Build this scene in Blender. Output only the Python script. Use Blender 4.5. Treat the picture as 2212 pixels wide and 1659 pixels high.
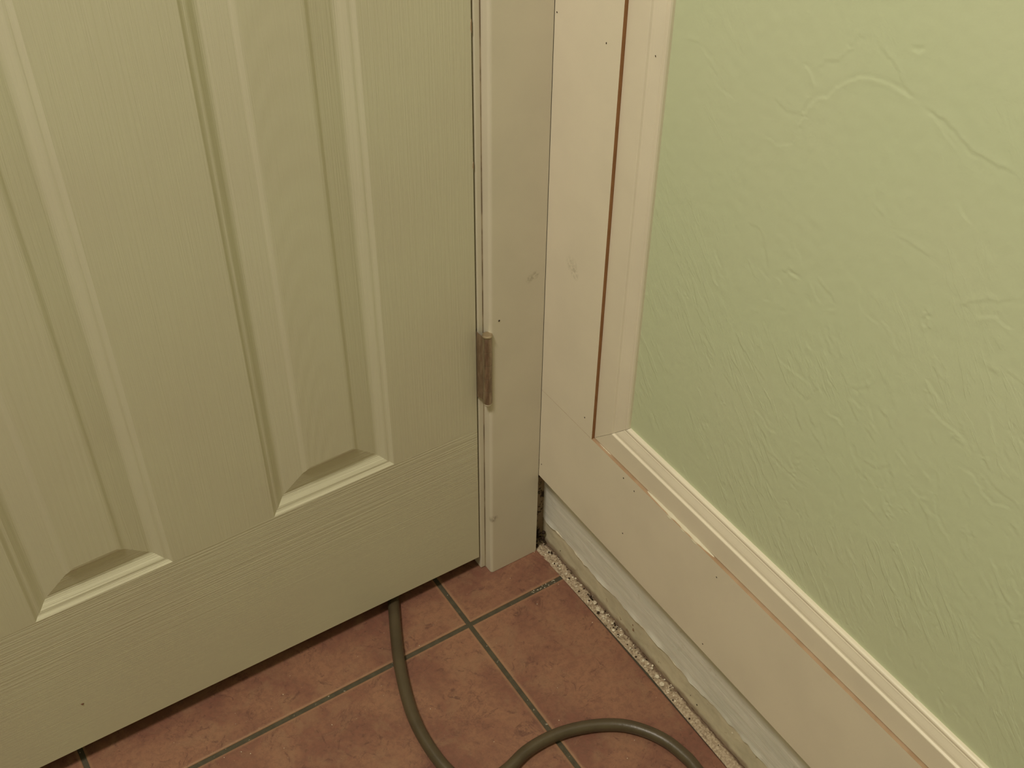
import bpy, bmesh, math, random
import numpy as np
from mathutils import Matrix, Vector
S = bpy.context.scene
COL = S.collection
for o in list(bpy.data.objects): bpy.data.objects.remove(o)

# ---------------------------------------------------------------- camera
cam = bpy.data.cameras.new('camera'); cam.sensor_width = 36; cam.lens = 39.948
cam.clip_start = .01; cam.clip_end = 50
camo = bpy.data.objects.new('camera', cam); COL.objects.link(camo)
rr = (0.83828993, -0.54515328, 0.00882515)
dn = (-0.352282, -0.553921, -0.75436657)
fw = (0.41613385, 0.62926896, -0.65639408)
camo.matrix_world = Matrix(((rr[0], -dn[0], -fw[0], -0.52481595), (rr[1], -dn[1], -fw[1], -0.73659866),
                            (rr[2], -dn[2], -fw[2], 1.05332539), (0, 0, 0, 1)))
S.camera = camo

# ---------------------------------------------------------------- world, lights, exposure
w = bpy.data.worlds.new('world'); S.world = w; w.use_nodes = True
w.node_tree.nodes['Background'].inputs[0].default_value = (1, .8, .55, 1)
w.node_tree.nodes['Background'].inputs[1].default_value = .004
S.view_settings.view_transform = 'Standard'; S.view_settings.look = 'None'
S.view_settings.exposure = 0.0; S.view_settings.gamma = 1; S.view_settings.use_curve_mapping = False

def area_light(name, loc, target, size, power, color):
    l = bpy.data.lights.new(name, 'AREA'); l.shape = 'DISK'; l.size = size; l.energy = power; l.color = color
    o = bpy.data.objects.new(name, l); COL.objects.link(o); o.location = loc
    o.rotation_euler = (Vector(target) - Vector(loc)).to_track_quat('-Z', 'Y').to_euler()
    return o
area_light('ceiling_lamp', (-.90, -.47, 2.12), (-.25, -.1, .3), .28, 20.4, (1, .895, .765))
area_light('ambient_fill', (-1.7, -1.5, 2.3), (-1.0, -1.0, 0), .4, 2.5, (1, .895, .765))  # unseen fill, added to raise the ambient light

# ---------------------------------------------------------------- materials
def srgb(r, g, b):
    return tuple(((c/255)/12.92 if c/255 <= .04045 else (((c/255)+.055)/1.055)**2.4) for c in (r, g, b)) + (1,)

class NT:
    def __init__(s, name, rough=.5, spec=.5):
        s.m = bpy.data.materials.new(name); s.m.use_nodes = True; s.t = s.m.node_tree
        s.b = s.t.nodes['Principled BSDF']; s.b.inputs['Roughness'].default_value = rough
        s.b.inputs['Specular IOR Level'].default_value = spec
        s.geo = s.n('ShaderNodeNewGeometry'); s.pos = s.geo.outputs['Position']
    def n(s, typ, **kw):
        x = s.t.nodes.new(typ)
        for k, v in kw.items(): setattr(x, k, v)
        return x
    def l(s, a, b): s.t.links.new(a, b)
    def setin(s, node, i, v):
        if hasattr(v, 'is_linked'): s.l(v, node.inputs[i])
        else: node.inputs[i].default_value = v
    def math(s, op, a, b=0., c=None):
        x = s.n('ShaderNodeMath', operation=op); s.setin(x, 0, a); s.setin(x, 1, b)
        if c is not None: s.setin(x, 2, c)
        return x.outputs[0]
    def mapping(s, scale=(1, 1, 1), rot=(0, 0, 0), loc=(0, 0, 0)):
        x = s.n('ShaderNodeMapping', vector_type='POINT'); s.l(s.pos, x.inputs[0])
        x.inputs['Scale'].default_value = scale; x.inputs['Rotation'].default_value = rot; x.inputs['Location'].default_value = loc
        return x.outputs[0]
    def noise(s, scale, detail=3, rough=.5, vec=None, dist=0):
        x = s.n('ShaderNodeTexNoise'); s.l(vec if vec is not None else s.pos, x.inputs['Vector'])
        x.inputs['Scale'].default_value = scale; x.inputs['Detail'].default_value = detail
        x.inputs['Roughness'].default_value = rough; x.inputs['Distortion'].default_value = dist
        return x.outputs[0]
    def ramp(s, v, lo, hi, a=0., b=1.):
        x = s.n('ShaderNodeMapRange', interpolation_type='SMOOTHSTEP'); s.setin(x, 0, v)
        for i, q in zip((1, 2, 3, 4), (lo, hi, a, b)): x.inputs[i].default_value = q
        return x.outputs[0]
    def mix(s, f, a, b):
        x = s.n('ShaderNodeMix', data_type='RGBA'); s.setin(x, 0, f); s.setin(x, 6, a); s.setin(x, 7, b)
        return x.outputs[2]
    def bump(s, h, dist=.001, strength=1.):
        x = s.n('ShaderNodeBump'); s.setin(x, 'Height', h); x.inputs['Distance'].default_value = dist
        x.inputs['Strength'].default_value = strength; s.l(x.outputs[0], s.b.inputs['Normal'])
    def col(s, c): s.setin(s.b, 'Base Color', c)
    def sep(s, v=None):
        x = s.n('ShaderNodeSeparateXYZ'); s.l(v if v is not None else s.pos, x.inputs[0]); return x.outputs

def paint(name, c, rough=.45, bump=.00008, c2=None, scuff=0, smudges=()):
    t = NT(name, rough, .4)
    c2 = c2 or tuple(x*.95 for x in c[:3]) + (1,)
    base = t.mix(t.ramp(t.noise(14, 4), .35, .7), c, c2)
    if scuff:
        base = t.mix(t.math('MULTIPLY', t.ramp(t.noise(45, 5, .7), .66, .74), scuff), base, tuple(x*.6 for x in c[:3]) + (1,))
    for (cx, cy, cz), rad, amt, cc in smudges:
        d = t.n('ShaderNodeVectorMath', operation='DISTANCE'); t.l(t.pos, d.inputs[0]); d.inputs[1].default_value = (cx, cy, cz)
        f = t.math('MULTIPLY', t.math('MULTIPLY', t.ramp(d.outputs['Value'], rad*.35, rad, 1., 0.), t.ramp(t.noise(260, 4, .6), .40, .58)), amt)
        base = t.mix(f, base, cc)
    t.col(base); t.bump(t.noise(900, 2), bump)
    return t.m

WHITE = paint('trim_white_paint', (.82, .755, .615, 1), .38, .00006,
              smudges=(((0, -.0415, .4445), .011, .35, (.42, .38, .28, 1)), ((0, -.0465, .437), .008, .35, (.42, .38, .28, 1))))
CASE = paint('casing_white_paint', (.72, .67, .545, 1), .38, .00006, scuff=.12,
             smudges=(((-.0605, 0, .0925), .007, .8, (.36, .31, .24, 1)), ((-.0125, 0, .4125), .006, .6, (.42, .38, .28, 1)), ((-.0185, 0, .4105), .006, .5, (.42, .38, .28, 1))))

def door_mat(name, horizontal=False, cathedral=False):
    t = NT(name, .42, .4)
    if horizontal: v = t.mapping((6, 1, 560))
    else: v = t.mapping((480, 1, 9))
    g = t.noise(1.0, 3, .6, v, .3)
    h = t.ramp(g, .38, .62)
    if cathedral:
        wv = t.n('ShaderNodeTexWave', wave_type='RINGS', rings_direction='SPHERICAL')
        t.l(t.mapping((6, 1, 1.0), loc=(1.4, 0, -.2)), wv.inputs['Vector'])
        wv.inputs['Scale'].default_value = 9; wv.inputs['Distortion'].default_value = 2.0; wv.inputs['Detail'].default_value = 2
        h = t.math('ADD', t.math('MULTIPLY', h, .5), wv.outputs['Fac'])
    if horizontal: h = t.math('MULTIPLY', h, t.math('ADD', t.ramp(t.sep()[2], .10, .20, .25, 1.), 0.))
    t.col(t.mix(t.ramp(t.noise(6, 3), .3, .7), (.66, .64, .48, 1), (.64, .605, .46, 1)))
    t.bump(h, .00010 if not horizontal else .00018)
    return t.m
DOORV = door_mat('door_paint_vertical_grain')
DOORH = door_mat('door_paint_horizontal_grain', True)
DOORP = door_mat('door_paint_panel_grain', False, True)

t = NT('raw_fibreboard_edge', .8, .2)
t.col(t.mix(t.ramp(t.noise(60, 4), .3, .7), (.36, .185, .085, 1), (.31, .155, .07, 1))); t.bump(t.noise(700, 2), .0001)
RAW = t.m
t = NT('lit_tone_fibreboard_edge', .8, .2)  # raw fibreboard with overhead light painted into the colour; also serves bare nicks
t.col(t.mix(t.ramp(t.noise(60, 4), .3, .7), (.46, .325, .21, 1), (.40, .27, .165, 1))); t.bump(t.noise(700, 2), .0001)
RAW_LIT = t.m
t = NT('painted_caulk', .45, .4); t.col((.72, .67, .52, 1)); CAULK = t.m

# pale green skip-trowel plaster
def green(name):
    t = NT(name, .5, .35)
    # streaks running down and towards the room
    m = t.n('ShaderNodeMapping'); t.l(t.pos, m.inputs[0]); m.inputs['Rotation'].default_value = (math.radians(-50), 0, 0)
    m2 = t.n('ShaderNodeVectorMath', operation='MULTIPLY'); t.l(m.outputs[0], m2.inputs[0]); m2.inputs[1].default_value = (1, 26, 120)
    st = t.noise(1.0, 4, .6, m2.outputs[0], .5)
    mask = t.ramp(t.noise(9, 3), .42, .62)
    low = t.ramp(t.sep()[2], .35, .75, 1., .15)
    h1 = t.math('MULTIPLY', t.math('MULTIPLY', t.ramp(st, .5, .6), mask), low)
    h = t.math('ADD', t.math('MULTIPLY', h1, .24), t.math('MULTIPLY', t.noise(480, 3, .6), .10))
    h = t.math('ADD', h, t.math('MULTIPLY', t.noise(90, 3, .5), .045))
    t.bump(h, .0008)
    t.col(t.mix(t.ramp(t.noise(5, 3), .3, .7), (.60, .67, .455, 1), (.615, .67, .465, 1)))
    return t.m
GREEN = green('pale_green_plaster')

# terracotta-look tile; pitch and offsets are the tiling's own
PX, PY, PITCH, GR = -.1245, -.0495, .419, .0055
t = NT('terracotta_tile', .42, .45)
s = t.sep()
def edge(v, off):
    f = t.math('FRACT', t.math('DIVIDE', t.math('SUBTRACT', v, off), PITCH))
    return t.math('MULTIPLY', t.math('SUBTRACT', .5, t.math('ABSOLUTE', t.math('SUBTRACT', f, .5))), PITCH)
ed = t.math('MINIMUM', edge(s[0], PX), edge(s[1], PY))
base = t.mix(t.ramp(t.noise(11, 5, .62, None, .4), .38, .62), (.315, .158, .097, 1), (.225, .098, .068, 1))
base = t.mix(t.math('MULTIPLY', t.ramp(t.noise(150, 5, .75, None, .3), .42, .62), .45), base, (.17, .085, .06, 1))
base = t.mix(t.math('MULTIPLY', t.ramp(t.noise(26, 6, .7, None, .8), .48, .68), .55), base, (.31, .178, .108, 1))
base = t.mix(t.math('MULTIPLY', t.ramp(t.noise(48, 8, .8, None, 1.6), .54, .66), .75), base, (.12, .054, .042, 1))
vein = t.math('ABSOLUTE', t.math('SUBTRACT', t.noise(9, 7, .66, None, 1.5), .5))
veinm = t.math('MULTIPLY', t.ramp(vein, .0, .010, 1., 0.), t.ramp(t.noise(16, 2), .45, .65))
base = t.mix(t.math('MULTIPLY', veinm, .75), base, (.14, .065, .05, 1))
base = t.mix(t.math('MULTIPLY', t.ramp(t.noise(330, 3, .7), .60, .74), .28), base, (.13, .07, .05, 1))
base = t.mix(t.math('MULTIPLY', t.ramp(t.noise(420, 2), .70, .76), .25), base, (.60, .45, .30, 1))
base = t.mix(t.ramp(t.math('ADD', ed, t.math('MULTIPLY', t.noise(90, 3), .003)), .0042, .0085, .75, 0.), base, (.37, .215, .125, 1))
t.col(base)
hb = t.math('ADD', t.math('MULTIPLY', t.noise(70, 4, .6), 1.), t.math('MULTIPLY', t.noise(500, 2), .15))
t.bump(hb, .0006)
TILE = t.m
t = NT('dark_grout', .85, .2)
gb = t.mix(t.ramp(t.noise(120, 4), .3, .7), (.098, .086, .058, 1), (.078, .068, .046, 1))
t.col(t.mix(t.ramp(t.noise(300, 2), .70, .75), gb, (.4, .36, .28, 1))); t.bump(t.noise(400, 3), .0004); GROUT = t.m

t = NT('scraped_grey_wallboard', .85, .2)
v = t.mapping((1, 14, 160))
b0 = t.mix(t.ramp(t.noise(1.0, 5, .65, v), .35, .65), (.72, .72, .64, 1), (.82, .80, .72, 1))
t.col(t.mix(t.math('MULTIPLY', t.ramp(t.noise(40, 5, .7), .64, .70), .3), b0, (.40, .32, .2, 1)))
t.bump(t.noise(1.0, 4, .6, v), .0006); GREYWALL = t.m
t = NT('stained_cream_wallboard', .8, .25)
b0 = t.mix(t.ramp(t.noise(22, 5, .65), .35, .7), (.74, .67, .50, 1), (.60, .55, .41, 1))
b0 = t.mix(t.math('MULTIPLY', t.ramp(t.noise(48, 4, .6), .67, .72), .6), b0, (.25, .13, .07, 1))
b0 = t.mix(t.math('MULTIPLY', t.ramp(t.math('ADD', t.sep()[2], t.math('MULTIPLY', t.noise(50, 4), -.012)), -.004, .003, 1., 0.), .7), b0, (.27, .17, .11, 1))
t.col(t.mix(t.ramp(t.noise(75, 3, .6), .735, .76), b0, (.09, .05, .03, 1)))
t.bump(t.noise(120, 4), .0004); CREAMWALL = t.m
t = NT('crumbly_caulk', .85, .25)
b0 = t.mix(t.ramp(t.noise(420, 4, .7), .35, .65), (.34, .26, .18, 1), (.56, .465, .34, 1))
b0 = t.mix(t.math('MULTIPLY', t.ramp(t.math('ADD', t.sep()[0], t.math('MULTIPLY', t.noise(60, 4), .006)), .0165, .0195), .85), b0, (.15, .095, .06, 1))  # shade of the crevice along the wall, painted as a dark brown band
t.col(t.mix(t.ramp(t.noise(260, 3, .7), .64, .70), b0, (.11, .075, .045, 1))); t.bump(t.noise(600, 3), .0005); CRUMB = t.m
t = NT('white_plaster_chip', .7, .3); t.col(t.mix(t.ramp(t.noise(200, 2), .4, .6), (.82, .75, .60, 1), (.66, .59, .46, 1))); CHIP = t.m
t = NT('dark_dirt', .9, .1); t.col((.045, .03, .02, 1)); DIRT = t.m
t = NT('red_brown_chip', .7, .2); t.col((.13, .05, .03, 1)); REDB = t.m
t = NT('dull_steel', .36, .5); t.b.inputs['Metallic'].default_value = .7
t.col(t.mix(t.ramp(t.noise(300, 4, .6, t.mapping((1, 1, .15))), .35, .65), (.42, .335, .245, 1), (.26, .20, .145, 1))); t.bump(t.noise(600, 2), .0001); STEEL = t.m
t = NT('bright_steel', .28, .5); t.b.inputs['Metallic'].default_value = .8; t.col((.50, .41, .29, 1)); STEEL2 = t.m
t = NT('olive_brown_rubber', .36, .5)
t.col(t.mix(t.ramp(t.noise(40, 4), .35, .7), (.092, .070, .040, 1), (.072, .054, .031, 1))); t.bump(t.noise(300, 3), .0002); HOSE = t.m
t = NT('cracked_joint', .9, .1); t.col(t.mix(t.ramp(t.noise(35, 4), .4, .6), (.22, .17, .11, 1), (.42, .35, .24, 1))); RAWD = t.m
t = NT('mottled_dark_brown', .8, .2)  # dark brown with near-black mottling, for the low corner recess
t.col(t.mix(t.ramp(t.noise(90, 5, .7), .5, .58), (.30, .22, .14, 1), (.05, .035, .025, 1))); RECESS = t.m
t = NT('brown_stain', .8, .2); t.col((.28, .17, .10, 1)); RAWSTAIN = t.m
t = NT('ceiling_paint', .7, .2); t.col((.75, .73, .66, 1)); CEIL = t.m

# ---------------------------------------------------------------- mesh helpers
def link(name, verts, faces, mat, parent=None, smooth=False, label=None, kind=None, category=None, group=None):
    me = bpy.data.meshes.new(name); me.from_pydata(verts, [], faces)
    mats = mat if isinstance(mat, (list, tuple)) else [mat]
    for m in mats: me.materials.append(m)
    bm = bmesh.new(); bm.from_mesh(me); bmesh.ops.recalc_face_normals(bm, faces=bm.faces); bm.to_mesh(me); bm.free()
    if smooth: me.polygons.foreach_set('use_smooth', [True]*len(me.polygons))
    me.update()
    o = bpy.data.objects.new(name, me); COL.objects.link(o)
    if parent: o.parent = parent
    for k, v in (('label', label), ('kind', kind), ('category', category), ('group', group)):
        if v: o[k] = v
    return o

def bevel_obj(o, width, seg=2, angle=.6):
    m = o.modifiers.new('bevel', 'BEVEL'); m.width = width; m.segments = seg; m.limit_method = 'ANGLE'; m.angle_limit = angle
    return o

def box_data(x0, x1, y0, y1, z0, z1):
    v = [(x, y, z) for x in (x0, x1) for y in (y0, y1) for z in (z0, z1)]
    return v, [(0, 1, 3, 2), (4, 6, 7, 5), (0, 4, 5, 1), (2, 3, 7, 6), (0, 2, 6, 4), (1, 5, 7, 3)]
def box(name, x0, x1, y0, y1, z0, z1, mat, parent=None, bev=0, **kw):
    o = link(name, *box_data(x0, x1, y0, y1, z0, z1), mat, parent, **kw)
    if bev: bevel_obj(o, bev)
    return o
def join(parts):
    V, F = [], []
    for v, f in parts:
        n = len(V); V += v; F += [tuple(i+n for i in q) for q in f]
    return V, F

def fnoise(seed, n, sm):
    r = np.random.default_rng(seed).standard_normal(n + 8*sm)
    k = np.hanning(2*sm+3); k /= k.sum()
    out = np.convolve(r, k, 'same')[4*sm:4*sm+n]
    return out/ (out.std()+1e-9)
def fnoise2(seed, a, b, sa, sb):
    r = np.random.default_rng(seed).standard_normal((a, b))
    for ax, sm in ((0, sa), (1, sb)):
        k = np.hanning(2*sm+3); k /= k.sum()
        r = np.apply_along_axis(lambda q: np.convolve(q, k, 'same'), ax, r)
    return r/(r.std()+1e-9)

def grid_mesh(P):            # P: (a,b,3)
    a, b = P.shape[:2]
    idx = np.arange(a*b).reshape(a, b)
    q = np.stack([idx[:-1, :-1], idx[1:, :-1], idx[1:, 1:], idx[:-1, 1:]], -1).reshape(-1, 4)
    return P.reshape(-1, 3), q
def link_grid(name, P, mat, parent=None, smooth=True, flip=False, **kw):
    v, q = grid_mesh(P)
    if flip: q = q[:, ::-1]
    me = bpy.data.meshes.new(name)
    me.vertices.add(len(v)); me.vertices.foreach_set('co', v.astype(np.float32).ravel())
    me.loops.add(q.size); me.loops.foreach_set('vertex_index', q.astype(np.int32).ravel())
    me.polygons.add(len(q)); me.polygons.foreach_set('loop_start', np.arange(0, q.size, 4, dtype=np.int32))
    me.polygons.foreach_set('use_smooth', np.full(len(q), smooth)); me.update(calc_edges=True); me.validate()
    me.materials.append(mat)
    o = bpy.data.objects.new(name, me); COL.objects.link(o)
    if parent: o.parent = parent
    for k, val in kw.items(): o[k] = val
    return o

def spline(pts, step=.004):
    P = [Vector(p) for p in pts]; P = [2*P[0]-P[1]] + P + [2*P[-1]-P[-2]]
    out = []
    for i in range(1, len(P)-2):
        n = max(2, int((P[i+1]-P[i]).length/step))
        for k in range(n):
            u = k/n; a, b, c, d = P[i-1:i+3]
            out.append(.5*((2*b)+(c-a)*u+(2*a-5*b+4*c-d)*u*u+(3*b-a-3*c+d)*u**3))
    out.append(P[-2]); return out
def tube(pts, r, n=20):
    V, F = [], []
    up = Vector((0, 0, 1))
    for i, p in enumerate(pts):
        d = (pts[min(i+1, len(pts)-1)]-pts[max(i-1, 0)]).normalized()
        s_ = d.cross(up).normalized(); u_ = s_.cross(d)
        for k in range(n):
            a = 2*math.pi*k/n; V.append(tuple(p+r*(math.cos(a)*s_+math.sin(a)*u_)))
    for i in range(len(pts)-1):
        for k in range(n):
            F.append((i*n+k, i*n+(k+1) % n, (i+1)*n+(k+1) % n, (i+1)*n+k))
    F.append(tuple(range(n))); F.append(tuple((len(pts)-1)*n+k for k in range(n)))
    return V, F

def lathe(prof, cx, cy, n=28):
    V, F = [], []
    for r, z in prof:
        for k in range(n):
            a = 2*math.pi*k/n; V.append((cx+r*math.cos(a), cy+r*math.sin(a), z))
    for i in range(len(prof)-1):
        for k in range(n): F.append((i*n+k, i*n+(k+1) % n, (i+1)*n+(k+1) % n, (i+1)*n+k))
    F.append(tuple(range(n))[::-1]); F.append(tuple((len(prof)-1)*n+k for k in range(n)))
    return V, F

YW = .0135      # plaster face of the door wall, behind the casing
XG = .0125      # green plaster face of the right wall
XO = .018       # old wallboard face low on the right wall
RX0, RY0, RZ1 = -2.15, -2.25, 2.4

# ---------------------------------------------------------------- floor: grout bed and tiles
floor = box('floor', RX0-.1, .15, RY0-.1, .42, -.06, -.0016, GROUT, kind='structure')
def tile(x0, x1, y0, y1):
    b = .0016; V = []
    for ins, z in ((0, -.004), (0, -.0009), (b*.5, -.0002), (b, 0)):
        V += [(x0+ins, y0+ins, z), (x1-ins, y0+ins, z), (x1-ins, y1-ins, z), (x0+ins, y1-ins, z)]
    F = [tuple(4*i+k for k in (0, 1)) + (4*i+5, 4*i+4) for i in range(0)]
    for i in range(3):
        for k in range(4):
            F.append((4*i+k, 4*i+(k+1) % 4, 4*i+4+(k+1) % 4, 4*i+4+k))
    F.append((12, 13, 14, 15)); return V, F
xs = [PX - i*PITCH for i in range(5, -1, -1)] + [PX + PITCH]
ys = [PY - i*PITCH for i in range(6, -1, -1)] + [PY + PITCH]
for i in range(len(xs)-1):
    for j in range(len(ys)-1):
        x0, x1 = xs[i]+GR/2, xs[i+1]-GR/2
        y0, y1 = ys[j]+GR/2, ys[j+1]-GR/2
        x0 = max(x0, RX0); y0 = max(y0, RY0)
        V, F = tile(x0, x1, y0, y1)
        if x1 > 0:      # cut tile along the right wall: its rough edge wanders a little
            V = [((.0028 + (.0035*max(0, min(1, -v[1]/.2)) if v[1] > -.2 else .0035 - min(.003, (-v[1]-.2)*.02))) - (x1-v[0]), v[1], v[2]) if v[0] > .1 else v for v in V]
        link('tile', V, F, TILE, floor, smooth=False)

# ---------------------------------------------------------------- room shell
box('ceiling', RX0-.1, .15, RY0-.1, .14, RZ1, RZ1+.1, CEIL, kind='structure')
box('wall_left', RX0-.1, RX0, RY0, .14, 0, RZ1, GREEN, kind='structure')
box('wall_front', RX0-.1, .15, RY0-.1, RY0, 0, RZ1, GREEN, kind='structure')
DX0, DX1 = -.6905, -.0705        # clear opening
wb = link('wall_back', *join([box_data(RX0, DX0-.018, YW, .13, 0, RZ1), box_data(DX1+.018, XO, YW, .13, 0, RZ1),
                              box_data(DX0-.018, DX1+.018, YW, .13, 2.068, RZ1)]), GREEN, kind='structure')
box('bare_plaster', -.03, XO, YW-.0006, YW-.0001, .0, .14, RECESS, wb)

# green plaster of the right wall with raised trowel marks
ST = [
(-1,0.4,[(-0.2617, 0.7291), (-0.2639, 0.7298)]),
(-1,0.45,[(-0.2728, 0.7278), (-0.2767, 0.7334), (-0.2812, 0.739), (-0.2881, 0.7408), (-0.2943, 0.7475), (-0.2971, 0.7527), (-0.2984, 0.7582), (-0.3015, 0.7622), (-0.3071, 0.7645)]),
(-1,0.4,[(-0.3144, 0.7653), (-0.3203, 0.7612), (-0.3252, 0.7583), (-0.3311, 0.7567), (-0.3354, 0.7533), (-0.3395, 0.7485), (-0.3438, 0.7454), (-0.3511, 0.743)]),
(1,0.5,[(-0.2628, 0.7278), (-0.2671, 0.726), (-0.2719, 0.7227), (-0.2757, 0.7196)]),
(1,0.6,[(-0.267, 0.6789), (-0.2675, 0.6867), (-0.2706, 0.6968), (-0.2735, 0.7042), (-0.2791, 0.7127), (-0.2873, 0.7162), (-0.2923, 0.7254), (-0.303, 0.7344), (-0.3126, 0.7404), (-0.3218, 0.7422), (-0.331, 0.7436), (-0.342, 0.7425), (-0.3502, 0.7416), (-0.3557, 0.7407)]),
(1,0.35,[(-0.3613, 0.7393), (-0.3683, 0.7375), (-0.3765, 0.7319), (-0.3841, 0.7278), (-0.39, 0.725)]),
(-1,0.6,[(-0.3583, 0.7407), (-0.3676, 0.7397), (-0.3769, 0.7381), (-0.384, 0.7354), (-0.39, 0.7322), (-0.3969, 0.73), (-0.4066, 0.7298), (-0.4165, 0.7286), (-0.4214, 0.7311), (-0.4288, 0.7299)]),
(-1,0.35,[(-0.2404, 0.6973), (-0.2487, 0.6934), (-0.2573, 0.6922), (-0.2676, 0.6961), (-0.2692, 0.7024), (-0.2736, 0.7127)]),
(1,0.3,[(-0.2383, 0.6656), (-0.2521, 0.6648), (-0.2625, 0.6704), (-0.2676, 0.6766)]),
(-1,0.4,[(-0.149, 0.7021), (-0.1618, 0.705)]),
(1,0.3,[(-0.1643, 0.7018), (-0.1742, 0.6986), (-0.1822, 0.6954)]),
(-1,0.3,[(-0.177, 0.6933), (-0.1843, 0.6891)]),
(1,0.3,[(-0.1848, 0.6815), (-0.1944, 0.6796), (-0.2036, 0.679)]),
(-1,0.5,[(-0.3413, 0.7699), (-0.3443, 0.7728), (-0.3484, 0.7737)]),
(1,0.5,[(-0.3412, 0.7683), (-0.3466, 0.7694), (-0.35, 0.7727)]),
(-1,0.4,[(-0.3427, 0.6638), (-0.3517, 0.6603)]),
(-1,0.4,[(-0.3651, 0.6537), (-0.3737, 0.6534), (-0.3831, 0.6544), (-0.3915, 0.6535)]),
(1,0.35,[(-0.3984, 0.6963), (-0.4036, 0.6921), (-0.4113, 0.688)]),
(-1,0.3,[(-0.3977, 0.6983), (-0.4014, 0.7025)]),
(-1,0.3,[(-0.2362, 0.5932), (-0.2486, 0.5956), (-0.2552, 0.5904), (-0.2605, 0.583)]),
(-1,0.5,[(-0.2771, 0.5737), (-0.2819, 0.5758), (-0.286, 0.5805), (-0.2913, 0.58)]),
(1,0.8,[(-0.2822, 0.5782), (-0.2886, 0.5769), (-0.2955, 0.5773)]),
(-1,0.5,[(-0.3115, 0.5878), (-0.3192, 0.5837), (-0.3264, 0.5816), (-0.3302, 0.5796)]),
(1,0.5,[(-0.3261, 0.5703), (-0.331, 0.5734)]),
(1,0.4,[(-0.2665, 0.5403), (-0.2717, 0.5436)]),
(-1,0.4,[(-0.2843, 0.5431), (-0.288, 0.5466)]),
(-1,0.4,[(-0.2588, 0.5237), (-0.2627, 0.5276)]),
(1,0.4,[(-0.3584, 0.5867), (-0.3643, 0.5848), (-0.3693, 0.586)]),
(1,0.5,[(-0.4341, 0.6327), (-0.4396, 0.6388), (-0.4461, 0.6418), (-0.4516, 0.6403), (-0.4592, 0.6396)]),
(-1,0.4,[(-0.4186, 0.6324), (-0.4275, 0.6407), (-0.4364, 0.6482), (-0.4437, 0.652), (-0.4501, 0.6581), (-0.4571, 0.6619)]),
(1,0.5,[(-0.2907, 0.5003), (-0.3056, 0.5), (-0.3219, 0.5)]),
(-1,0.4,[(-0.3063, 0.4894), (-0.316, 0.4872), (-0.3264, 0.4856), (-0.3326, 0.4995), (-0.3345, 0.5059)]),
(1,0.5,[(-0.3642, 0.5157), (-0.3717, 0.5124), (-0.3757, 0.5155)]),
(-1,0.4,[(-0.3606, 0.5227), (-0.3689, 0.528), (-0.3775, 0.5368)]),
(1,0.5,[(-0.3457, 0.49), (-0.3515, 0.4877), (-0.3578, 0.49)]),
(1,0.5,[(-0.2774, 0.4385), (-0.2877, 0.4372), (-0.2951, 0.4309), (-0.3063, 0.4333)]),
(-1,0.4,[(-0.3863, 0.4728), (-0.3961, 0.4732), (-0.403, 0.4774), (-0.4084, 0.4863)]),
(1,0.5,[(-0.4139, 0.571), (-0.4229, 0.5651), (-0.4311, 0.5616)]),
(1,0.5,[(-0.4196, 0.5529), (-0.4339, 0.5488), (-0.4483, 0.548), (-0.4572, 0.5461)]),
(1,0.5,[(-0.3814, 0.586), (-0.3865, 0.5765)]),
(1,0.4,[(-0.3697, 0.5898), (-0.3814, 0.586)]),
(1,0.5,[(-0.4597, 0.5265), (-0.4697, 0.5256), (-0.4773, 0.5196), (-0.4865, 0.5166), (-0.4964, 0.5225), (-0.5009, 0.521)]),
(1,0.5,[(-0.4286, 0.4816), (-0.4374, 0.4783), (-0.4447, 0.484)]),
(-1,0.4,[(-0.2822, 0.4168), (-0.2998, 0.4101), (-0.3161, 0.4083), (-0.3341, 0.4063), (-0.3462, 0.4111)]),
(1,0.4,[(-0.3305, 0.3974), (-0.3384, 0.3965)]),
(1,0.5,[(-0.4102, 0.5011), (-0.4212, 0.4955)]),
(1,0.5,[(-0.4345, 0.5018), (-0.4402, 0.5001)]),
(-1,0.4,[(-0.4762, 0.5344), (-0.4876, 0.5287), (-0.4977, 0.5299), (-0.5051, 0.5273)]),
(-1,0.4,[(-0.464, 0.6127), (-0.477, 0.6115)]),
(-1,0.4,[(-0.4507, 0.6073), (-0.4597, 0.607)]),

]
rng = np.random.default_rng(5)
extra = []
for i in range(620):
    y = -.15 - .47*rng.random(); z = .30 + .32*rng.random()**1.1
    if rng.random() > np.clip(1.25 - abs(z-.40-(-y-.2)*.1)*3.2, .08, 1)*np.clip((-y-.1)*3.2, .12, 1): continue
    a = math.radians(rng.normal(52, 11)); L = rng.uniform(.004, .022)
    n = 4; pts = [(y, z)]
    for k in range(n):
        a2 = a + rng.normal(0, .28); pts.append((pts[-1][0]-math.cos(a2)*L/n, pts[-1][1]-math.sin(a2)*L/n))
    extra.append((1 if rng.random() < .5 else -1, rng.uniform(.16, .42), pts))
DY, Y0g, Y1g, Z0g, Z1g = .0009, -.70, -.126, .275, .90
yy = np.arange(Y1g, Y0g, -DY); zz = np.arange(Z0g, Z1g, DY)
YY, ZZ = np.meshgrid(yy, zz, indexing='ij'); HH = np.zeros_like(YY)
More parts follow.
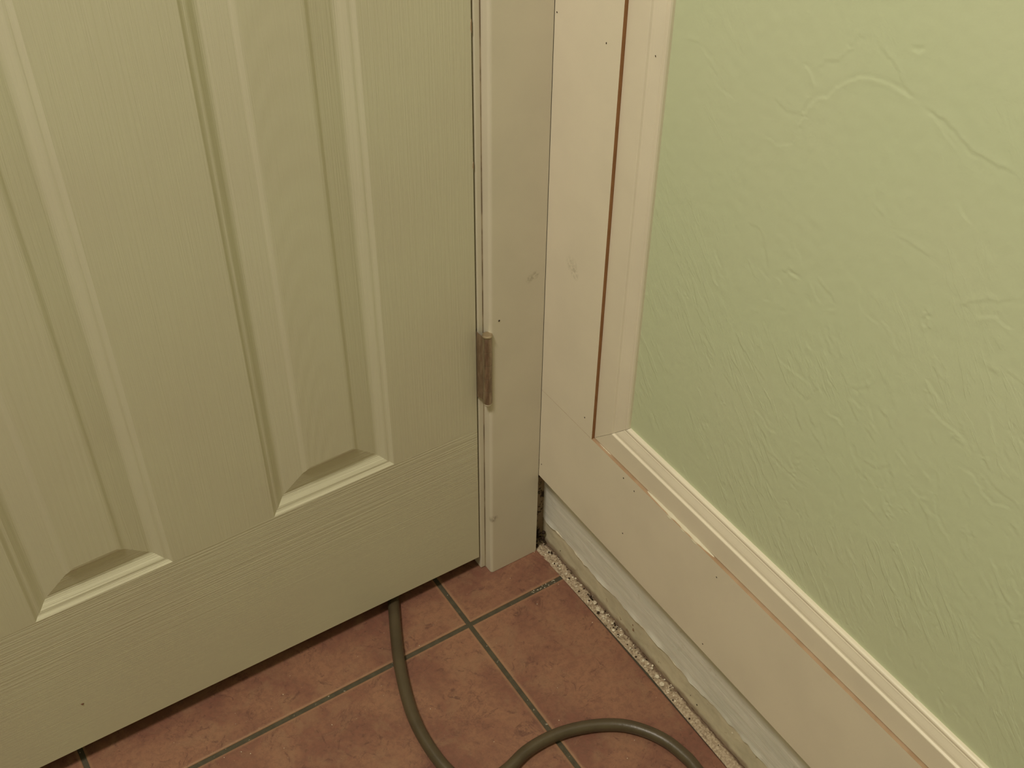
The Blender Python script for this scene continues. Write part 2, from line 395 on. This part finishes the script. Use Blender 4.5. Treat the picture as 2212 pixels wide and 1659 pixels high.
for sgn, amp, pts in [(a_, .54*b_, c_) for a_, b_, c_ in ST] + [(a_, .85*b_, c_) for a_, b_, c_ in extra]:
    pts = np.array(pts)
    if len(pts) > 2:     # refine and roughen
        d = np.r_[0, np.cumsum(np.hypot(*np.diff(pts, axis=0).T))]; n = max(4, int(d[-1]/.002))
        q = np.linspace(0, d[-1], n); pts = np.c_[np.interp(q, d, pts[:, 0]), np.interp(q, d, pts[:, 1])]
        pts = pts + rng.normal(0, .00042, pts.shape)
    R_ = .012
    iy = np.where((yy < pts[:, 0].max()+R_) & (yy > pts[:, 0].min()-R_))[0]; iz = np.where((zz < pts[:, 1].max()+R_) & (zz > pts[:, 1].min()-R_))[0]
    if not len(iy) or not len(iz): continue
    sl = (slice(iy[0], iy[-1]+1), slice(iz[0], iz[-1]+1)); A, B = YY[sl], ZZ[sl]
    best = np.full(A.shape, 9.); sd = np.zeros(A.shape); tt = np.zeros(A.shape); n = len(pts)-1
    for k in range(n):
        p, q = pts[k], pts[k+1]; e = q-p; L2 = (e@e)+1e-12
        u = np.clip(((A-p[0])*e[0]+(B-p[1])*e[1])/L2, 0, 1)
        dy, dz = A-p[0]-u*e[0], B-p[1]-u*e[1]; dd = np.hypot(dy, dz)
        up = 1. if abs(e[0]) > 1e-9 else 1.
        nz = -e[0]; ny = e[1]                       # normal of the segment in (y,z)
        if nz < 0: nz, ny = -nz, -ny                # always the upper side
        s_ = np.sign(dy*ny+dz*nz)
        m = dd < best; best[m] = dd[m]; sd[m] = (s_*dd)[m]; tt[m] = ((k+u)/n)[m]
    end = np.clip(np.minimum(tt, 1-tt)*8+.15, 0, 1)
    step = 1/(1+np.exp(np.clip(sd/.00055, -30, 30)))            # 1 below the line, 0 above
    fall = np.exp(-(best/.0026)**2)
    # positive: ledge facing up (catches light); negative: ledge facing down
    HH[sl] += sgn*amp*.00105*(step-.5)*fall*end
edgef = np.clip((YY-Y0g)/.02, 0, 1)*np.clip((Z1g-ZZ)/.02, 0, 1)
HH += .00003*fnoise2(2, *HH.shape, 6, 6)*edgef
P = np.stack([XG - HH*np.clip(edgef, 0, 1), YY, ZZ], -1)
wr = link('wall_right', *join([box_data(XG+.0004, .13, RY0, Y0g, .137, RZ1), box_data(XG+.0004, .13, Y0g, YW, Z1g, RZ1),
                               box_data(XG+.0030, .13, Y0g, YW, .137, Z1g), box_data(XO+.002, .13, RY0, YW, 0, .137)]), GREEN, kind='structure')
link_grid('trowelled_plaster', P, GREEN, wr)
# exposed old wallboard under the raised board: grey scraped band above, cream band below, torn paint lip between
ya = np.arange(YW, -1.2, -.0013); na = len(ya)
ridge = .0375 + .0009*fnoise(3, na, 60) + .00045*fnoise(4, na, 3)
lip = np.clip(.0007+.0008*fnoise(5, na, 12), 0, .002)
rows = []
for u in np.linspace(0, 1, 26):
    z = ridge + .0004 + (.155-ridge)*u
    x = XO - lip*math.exp(-u*55) + .00012*fnoise(int(60+u*100), na, 5) - .0004
    rows.append(np.stack([x, ya, z], -1))
link_grid('scraped_wallboard', np.array(rows), GREYWALL, wr)
rows = []
for u in np.linspace(0, 1, 14):
    z = -.004 + (ridge+.0006+.004)*u
    x = XO + .0006 - .0012*np.clip(.3-u, 0, 1) + .00012*fnoise(int(200+u*100), na, 6)
    rows.append(np.stack([x, ya, z], -1))
link_grid('stained_wallboard', np.array(rows), CREAMWALL, wr)
rows = []            # thin bright torn paper line on the ridge
for k, (dx, dz) in enumerate(((-.0002, -.0006), (-.0012, -.0002), (-.0013, .0004), (-.0002, .0011))):
    m = np.clip(.6+.9*fnoise(71, na, 14), .02, 1.4)
    rows.append(np.stack([XO + .0002 + dx*m, ya, ridge+.0004+dz*m], -1))
link_grid('torn_paper_edge', np.array(rows), CHIP, wr)

# ---------------------------------------------------------------- right wall trim: raised boards and cap moulding
def board(name, y0, y1, z0, z1, edges, label):
    # edges: which edge faces stay raw ('y0' or 'z1')
    V, F = box_data(0, XG-.0002, y0, y1, z0, z1)
    o = link(name, V, F, [WHITE, RAW], kind='structure', label=label)
    for p in o.data.polygons:
        n = p.normal
        if ('y0' in edges and n.y < -.9) or ('z1' in edges and n.z > .9): p.material_index = 1
    return o
BE = -.0898          # stile's outer edge
stile = board('trim_1', BE, -.0002, .2597, 2.36, ('y0',), 'flat cream upright board in the corner with a raw brown edge')
# bottom rail with the slight sag its top and lower edges show
V = [(x, y, z) for x in (0, XG-.0002) for (y, a, b) in ((-.0002, .1311, .2594), (-2.2, .1345, .2575)) for z in (a, b)]
rail = link('baseboard_right', V, [(0, 1, 3, 2), (4, 6, 7, 5), (0, 4, 5, 1), (2, 3, 7, 6), (0, 2, 6, 4), (1, 5, 7, 3)], [WHITE, RAW_LIT], kind='structure',
            label='wide flat cream baseboard mounted above the floor')
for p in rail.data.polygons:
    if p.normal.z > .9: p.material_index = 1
PROF = [(0, XG-.0002), (0, .0037), (.0004, .0033), (.0255, .0033), (.0262, .0036), (.0272, .0051), (.0280, .0054), (.0300, .0056), (.0322, .0062), (.0345, .0070),
        (.0368, .0078), (.0380, .0081), (.0386, .0085), (.0390, .0084), (.0408, .0084), (.0418, .0089), (.0426, .0102), (.0428, XG+.0002)]
def moulding(name, f, s0, s1, label):
    # f(u, x, s) -> point ; s runs along the length, mitred at s0
    V = []; n = len(PROF)
    for u, x in PROF: V.append(f(u, x, s0 + u))
    for u, x in PROF: V.append(f(u, x, s1))
    F = [(k, (k+1) % n, n+(k+1) % n, n+k) for k in range(n)] + [tuple(range(n)), tuple(range(n, 2*n))]
    return link(name, V, F, WHITE, kind='structure', label=label)
ZB = .2597
m1 = moulding('trim_2', lambda u, x, s: (x, BE-.0001-u, ZB+.0003+s+.0002), 0, 2.1, 'upright cream cap moulding between raw brown edge and green wall')
m2 = moulding('trim_3', lambda u, x, s: (x, BE-.0001-s-.0002, ZB+.0003+u-.0009*min(1, s/.9)), 0, 2.1, 'cream cap moulding running along the top of the baseboard')
# caulk smeared over part of the raw top edge
for a, b, amp in ((-.176, -.275, 1.), (-.098, -.12, .25)):
    n = 60; yc = np.linspace(a, b, n); wv = np.sin(np.linspace(0, math.pi, n))**.5*amp*(1+.12*fnoise(8, n, 3))
    zt = .2594 + (-yc)*(.2575-.2594)/2.2
    rows = [np.stack([np.full(n, .0034)-.0001*wv, yc, zt+.0022*wv-.0002], -1), np.stack([.0034-.0016*wv, yc, zt+.0008*wv-.0001], -1),
            np.stack([.0030-.0032*wv, yc, zt-.0004*wv], -1), np.stack([.0030-.0031*wv, yc, zt-.0022*wv], -1)]
    link_grid('caulk_smear', np.array(rows), CAULK, rail)
def nail(y, z, parent, x=0., r=.0009):
    V = []; n = 7
    for k in range(n):
        a = 2*math.pi*k/n; q = r*random.uniform(.7, 1.1); V.append((x-.00012, y+q*math.cos(a), z+q*math.sin(a)*1.15))
    V.append((x-.0003, y, z)); link('nail_hole', V, [(k, (k+1) % n, n) for k in range(n)] + [tuple(range(n))], DIRT, parent)
random.seed(4)
for y, z in ((-.071, .6724), (-.0034, .6729), (-.0762, .2786)): nail(y, z, stile)
for y, z in ((-.144, .2502), (-.1615, .2473), (-.1514, .1761), (-.2845, .243), (-.2836, .1415), (-.0049, .152)): nail(y, z, rail)
for y, z in ((-.1421, .2905), (-.1829, .2905), (-.3113, .2903), (-.4928, .2898)): nail(y, z, m2, .0062, .0007)
nail(-.1233, .6808, m1, .0062, .0007)

for y, z, r, m in ((-.2761, .0128, .0016, DIRT), (-.0242, .0125, .0012, DIRT), (-.1655, .0173, .0026, RAWSTAIN), (-.3284, .0296, .0026, CHIP), (-.2650, .0165, .0008, DIRT), (-.1640, .0245, .0013, RAWSTAIN)):
    V = []; n = 8
    for k in range(n):
        a = 2*math.pi*k/n; q = r*random.uniform(.55, 1.1); V.append((XO+.0003, y+q*math.cos(a)*.7, z+q*math.sin(a)*1.1))
    V.append((XO-.0004, y, z)); link('stain_speck', V, [(k, (k+1) % n, n) for k in range(n)] + [tuple(range(n))], m, wr)

# ---------------------------------------------------------------- door casing and jamb
def casing_profile(side, name, xin, xout, z1, label=None):
    # xin: edge near the opening (rounded), xout: far edge
    d = 1 if xout > xin else -1; r = .0035
    pr = [(xin, YW)] + [(xin + d*r*(1-math.cos(a)), r*(1-math.sin(a))) for a in np.linspace(0, math.pi/2, 7)] + [(xout-d*.0002, 0), (xout, .0002), (xout, YW)]
    n = len(pr); V = [(x, y, 0.0006) for x, y in pr] + [(x, y, z1) for x, y in pr]
    F = [(k, (k+1) % n, n+(k+1) % n, n+k) for k in range(n)] + [tuple(range(n)), tuple(range(n, 2*n))]
    return link(name, V, F, CASE, kind='structure', label=label)
cas = casing_profile(1, 'trim_4', -.0640, -.0003, 2.075, 'cream door casing standing in the corner beside the hinge')
casing_profile(1, 'trim_5', DX0-.0065, DX0-.0685, 2.075)
box('trim_6', DX0-.0685, -.0008, 0, YW, 2.0752, 2.137, CASE, kind='structure', bev=.002)
n_ = bpy.data.objects['trim_4']
def scuff(x, z, w_, h_):
    pass
V = [(-.0537+dx, -.0002, .3739+dz) for dx, dz in ((-.0009, -.0007), (.0006, -.0009), (.0011, .0006), (0, .0013), (-.0008, .0004))] + [(-.0537, -.0007, .374)]
link('paint_speck', V, [(0, 1, 5), (1, 2, 5), (2, 3, 5), (3, 4, 5), (4, 0, 5), (0, 1, 2, 3, 4)], DIRT, cas)
box('paint_crack', -.0650, -.0639, YW-.0013, YW-.0008, .0006, 2.07, RAWD, cas)
jr = link('trim_7', *join([box_data(DX1, DX1+.0178, YW-.0009, .129, .0006, 2.05), box_data(DX0-.0178, DX0, YW-.0009, .129, .0006, 2.05),
                           box_data(DX0-.0178, DX1+.0178, YW-.0009, .129, 2.0502, 2.067)]), CASE, kind='structure', label='cream door jamb showing as a narrow strip beside the hinge')
bevel_obj(jr, .0012)
# door stop inside the jamb
box('door_stop', DX1-.010, DX1-.0001, .0525, .065, .0006, 2.04, CASE, jr)

# ---------------------------------------------------------------- door
FY = .0125                         # face of the door
EX1, EX0 = -.0728, -.6875          # hinge edge, latch edge
def zbot(x): return .0227 + (-.0719 - x)*.0118
def door_z(x, z):                  # the lower edge and rails run slightly out of level
    return z
PANELS = []                        # (xl, xr, zb, zt)
for xl, xr in ((-.3045, -.1722), (-.5340, -.4070)):
    PANELS.append((xl, xr, 0, .86)); PANELS.append((xl, xr, 1.02, 1.60)); PANELS.append((xl, xr, 1.70, 1.92))
def zb(x, z): return (.2302 + (x+.1722)*.0092) if z == 0 else z
# front skin made of rails and stiles around the openings
def quad(x0, x1, z00, z01, z10, z11, m):   # z at (x0 low, x0 high, x1 low, x1 high)
    return ([(x0, FY, z00), (x1, FY, z10), (x1, FY, z11), (x0, FY, z01)], m)
Q = []
zt_top = 2.045
xl0, xl1, xr0, xr1 = -.5340, -.4070, -.3045, -.1722
for a, b in ((EX0, xl0), (xl1, xr0), (xr1, EX1)):
    Q.append(quad(a, b, zb(a, 0), zt_top, zb(b, 0), zt_top, 0))
for a, b in ((xl0, xl1), (xr0, xr1)):
    for z0, z1 in ((.86, 1.02), (1.60, 1.70), (1.92, zt_top)): Q.append(quad(a, b, z0, z1, z0, z1, 1))
xsx = [EX0, xl0, xl1, xr0, xr1, EX1]
for a, b in zip(xsx[:-1], xsx[1:]): Q.append(quad(a, b, zbot(a), zb(a, 0), zbot(b), zb(b, 0), 1))
V, F, MI = [], [], []
for vs, m in Q:
    n = len(V); V += vs; F.append((n, n+1, n+2, n+3)); MI.append(m)
# edges and back
n = len(V); TH = FY + .035
V += [(EX0, FY, zbot(EX0)), (EX1, FY, zbot(EX1)), (EX1, FY, zt_top), (EX0, FY, zt_top), (EX0, TH, zbot(EX0)), (EX1, TH, zbot(EX1)), (EX1, TH, zt_top), (EX0, TH, zt_top)]
for q in ((0, 4, 5, 1), (1, 5, 6, 2), (2, 6, 7, 3), (3, 7, 4, 0), (4, 7, 6, 5)): F.append(tuple(n+i for i in q)); MI.append(0)
me = bpy.data.meshes.new('door_1'); me.from_pydata(V, [], F)
for m in (DOORV, DOORH): me.materials.append(m)
me.polygons.foreach_set('material_index', MI); me.update()
door = bpy.data.objects.new('door_1', me); COL.objects.link(door); door['kind'] = 'structure'
door['label'] = 'closed cream moulded panel door with wood-grain texture'
DP = [(0, 0), (.0008, .0005), (.0020, .0015), (.0030, .0022), (.0042, .0027), (.0056, .0029), (.0066, .0032), (.0078, .0039), (.0092, .0049), (.0108, .0060), (.0124, .0070), (.0140, .0076),
      (.0156, .0078), (.0170, .0076), (.0184, .0072), (.0360, .0037), (.0370, .0033), (.0380, .0026), (.0392, .0018), (.0404, .0012), (.0418, .0009), (.0432, .0008)]
for xl, xr, z0, z1 in PANELS:
    V, F, MI = [], [], []
    for ins, dep in DP:
        a, b = xl+ins, xr-ins
        lo = lambda x: (zb(xl if x < (xl+xr)/2 else xr, 0) + ins*1.03) if z0 == 0 else z0+ins
        V += [(a, FY+dep, lo(a)), (b, FY+dep, lo(b)), (b, FY+dep, z1-ins), (a, FY+dep, z1-ins)]
    for i in range(len(DP)-1):
        for k in range(4):
            F.append((4*i+k, 4*i+(k+1) % 4, 4*i+4+(k+1) % 4, 4*i+4+k)); MI.append(0 if k in (1, 3) else 1)
    e = 4*(len(DP)-1); F.append((e, e+1, e+2, e+3)); MI.append(2)
    me = bpy.data.meshes.new('panel'); me.from_pydata(V, [], F)
    for m in (DOORV, DOORH, DOORP): me.materials.append(m)
    me.polygons.foreach_set('material_index', MI); me.update()
    o = bpy.data.objects.new('panel', me); COL.objects.link(o); o.parent = door
V = [(-.5249+dx, FY-.0001, .0915+dz) for dx, dz in ((-.0016, .0012), (.0018, .0008), (.0004, -.0018))] + [(-.5249, FY-.0012, .0916)]
link('paint_speck', V, [(0, 1, 3), (1, 2, 3), (2, 0, 3), (0, 1, 2)], REDB, door)

for z, s_ in ((.672, .006), (.545, .004)):
    V = [(EX1+.0003, FY-.0003, z-s_), (EX1-.0006, FY-.0002, z-s_*.4), (EX1-.0004, FY-.0002, z+s_*.5), (EX1+.0003, FY-.0003, z+s_)]
    V += [(x, y+.0006, z_) for x, y, z_ in V]
    link('paint_nick', V, [(0, 1, 2, 3), (7, 6, 5, 4), (0, 4, 5, 1), (1, 5, 6, 2), (2, 6, 7, 3), (3, 7, 4, 0)], RAW_LIT, door)

# hinges: knuckle barrel in segments, pin head, leaf
def hinge(zc0, parent):
    cx, cy, r, H = -.0669, .0006, .0047, .0860
    h = bpy.data.objects.new('hinge', None); COL.objects.link(h); h.parent = parent; h['label'] = 'dull steel butt hinge with cream paint on its lower end'
    h.location = (cx, cy, zc0)
    seg = H/5
    for k in range(5):
        z0, z1 = k*seg+.00011, (k+1)*seg-.00011
        V, F = lathe([(r-.0001, z0), (r, z0+.0002), (r, z1-.0002), (r-.0001, z1)], 0, 0)
        link('knuckle', V, F, STEEL, h, smooth=False)
    V, F = lathe([(.0038, H-.001), (.0038, H+.0006), (r+.0004, H+.0008), (r+.0007, H+.0016), (r+.0004, H+.0025), (r-.0008, H+.0030)], 0, 0)
    link('pin_head', V, F, STEEL2, h)
    # leaf let into the door edge, its front edge wrapping towards the knuckle
    lx0, lx1 = EX1+.0004-cx, -.0012
    yl = FY-.0007-cy
    V = [(lx0, yl, .0015), (lx1, yl-.0085, .0015), (lx1, yl-.0085, H-.004), (lx0, yl, H+.0015)]
    V += [(x, y+.0016, z) for x, y, z in V]
    link('leaf', V, [(0, 1, 2, 3), (7, 6, 5, 4), (0, 3, 7, 4), (1, 5, 6, 2), (3, 2, 6, 7), (0, 4, 5, 1)], STEEL, h)
    V, F = lathe([(.0005, -.0046), (.0022, -.0042), (.0036, -.003), (.0043, -.0012), (.0044, .0004)], 0, 0)
    link('paint_blob', V, F, CASE, h, smooth=True)
    return h
hinge(.2733, door); hinge(1.05, door); hinge(1.78, door)

# ---------------------------------------------------------------- hose
A = [(-.02, .34), (-.07, .24), (-.125, .13), (-.160, .065), (-.1826, .0228), (-.1924, .0026), (-.2059, -.0266), (-.2202, -.061), (-.2333, -.1011), (-.2401, -.1332), (-.2421, -.1658), (-.2402, -.1924),
     (-.235, -.2110), (-.2235, -.2245), (-.206, -.2290), (-.1859, -.2273), (-.1624, -.2214), (-.1361, -.2207), (-.11, -.2252), (-.0822, -.236), (-.0598, -.2504), (-.0438, -.269), (-.033, -.29),
     (-.0278, -.3135), (-.0274, -.3292), (-.031, -.38), (-.05, -.47), (-.10, -.60), (-.2, -.75), (-.36, -.9), (-.6, -1.05), (-1.0, -1.2), (-1.5, -1.25)]
V, F = tube(spline([(x, y, .0068) for x, y in A]), .0066, 24)
link('hose', V, F, HOSE, smooth=True, label='olive-brown rubber hose coming from under the door across the tiles', category='hose')

# ---------------------------------------------------------------- crumbling caulk and chips along the wall
yb = np.arange(.010, -1.2, -.0014); nb = len(yb)
rows = []
e0 = np.interp(-yb, [0, .05, .12, .21, .345, 1.2], [.0012, .0026, .0042, .0054, .0026, .002])
for k, u in enumerate(np.linspace(0, 1, 9)):
    x = e0 + (XO+.0008-e0)*u + .0006*fnoise(300+k, nb, 2)*(0 < k < 8)
    sm = np.clip((-yb-.22)/.1, 0, 1)
    rough = .0011*fnoise(320+k, nb, 2)*(1-.6*sm)
    z = -.0009 + (.0020+.0020*sm)*math.sin(math.pi*min(1, .12+u*.85))**.8 + rough*(0 < k < 8)
    rows.append(np.stack([x, yb, z], -1))
link_grid('caulk_rubble', np.array(rows), CRUMB, smooth=False, kind='stuff', label='crumbled beige caulk and grit filling the gap beside the old wallboard', category='debris')
random.seed(11)
def chip(x, y, z, r, flat=.45):
    n = random.choice((5, 6, 7)); a0 = random.random()*6; V = []
    rot = Matrix.Rotation(random.uniform(-.5, .5), 3, 'X') @ Matrix.Rotation(random.uniform(-.5, .5), 3, 'Y')
    for lv in (-1, 1):
        for k in range(n):
            a = a0+2*math.pi*k/n; q = r*random.uniform(.6, 1.1)*(1 if lv < 0 else .8)
            p = rot @ Vector((q*math.cos(a), q*math.sin(a), lv*r*flat*.5)); V.append((x+p.x, y+p.y, z+p.z))
    F = [(k, (k+1) % n, n+(k+1) % n, n+k) for k in range(n)] + [tuple(range(n))[::-1], tuple(range(n, 2*n))]
    return V, F
parts = []
for i in range(380):
    y = -.004 - (random.random()**1.25)*.62
    if y < -.26 and random.random() < .6: continue
    e = float(np.interp(-y, [0, .05, .12, .21, .345, 1.2], [.0020, .0036, .0056, .0072, .0044, .004]))
    x = random.uniform(e+.001, .0165)
    parts.append(chip(x, y, .0010, random.choice((.0005, .0007, .0009, .0012, .0016)), .7))
for x, y, r in ((.0090, -.124, .0024), (.0120, -.137, .0018), (.0120, -.209, .0024), (.0080, -.072, .0020), (.0092, -.050, .0018), (.0070, -.040, .0017), (.0078, -.203, .0020), (.0098, -.031, .0016)):
    parts.append(chip(x, y, .0024, r, .4))
link('plaster_grit', *join(parts), CHIP, kind='stuff', label='fine white plaster grit strewn along the wall joint', category='debris')
parts = []
for i in range(80):
    y = random.uniform(-.004, -.5); parts.append(chip(random.uniform(.006, .016), y, .0016, random.choice((.0007, .001, .0014)), .6))
for i in range(16): parts.append(chip(random.uniform(.0, .015), random.uniform(.0, .010), random.uniform(.001, .028), random.choice((.0015, .0022, .003)), .9))
link('dirt_grit', *join(parts), DIRT, kind='stuff', label='dark dirt crumbs caught in the corner and along the wall joint', category='debris')
parts = []
for i in range(70):      # loose specks on the tiles
    x = random.uniform(-.5, 0); y = random.uniform(-.3, .01)
    parts.append(chip(x, y, .0003, random.choice((.0003, .0004, .0006)), .6))
for i in range(14): parts.append(chip(random.uniform(-.04, .0), -.0495+random.uniform(-.002, .002), -.001, .0007, .6))
link('dust_specks', *join(parts), CHIP, kind='stuff', label='tiny pale dust specks scattered on the terracotta tiles', category='debris')
big = [(.0125, -.1035, .0030, 'pale plaster chip lying nearest the corner beside the short black splinter'),
       (.0102, -.1120, .0036, 'broad cream plaster chip at the tile edge just past the black splinter'),
       (.0120, -.1190, .0026, 'small rounded plaster chip against the old wallboard past the black splinter'),
       (.0066, -.1460, .0026, 'lone oval white plaster chip on the tile edge midway along the wall joint'),
       (.0100, -.2210, .0034, 'pointed plaster chip, second from the camera in the rubble behind the hose loop'),
       (.0078, -.2310, .0036, 'large flat five-sided plaster chip nearest the camera in the rubble behind the hose loop')]
for x, y, r, lab in big:
    link('plaster_chip', *chip(x, y, .0030, r, .35), CHIP, label=lab, category='chip', group='plaster chips along the wall joint')
link('wood_splinter', *box_data(.0118, .0130, -.0990, -.0930, .002, .0044), DIRT, label='short black splinter lying among the plaster chips', category='splinter')
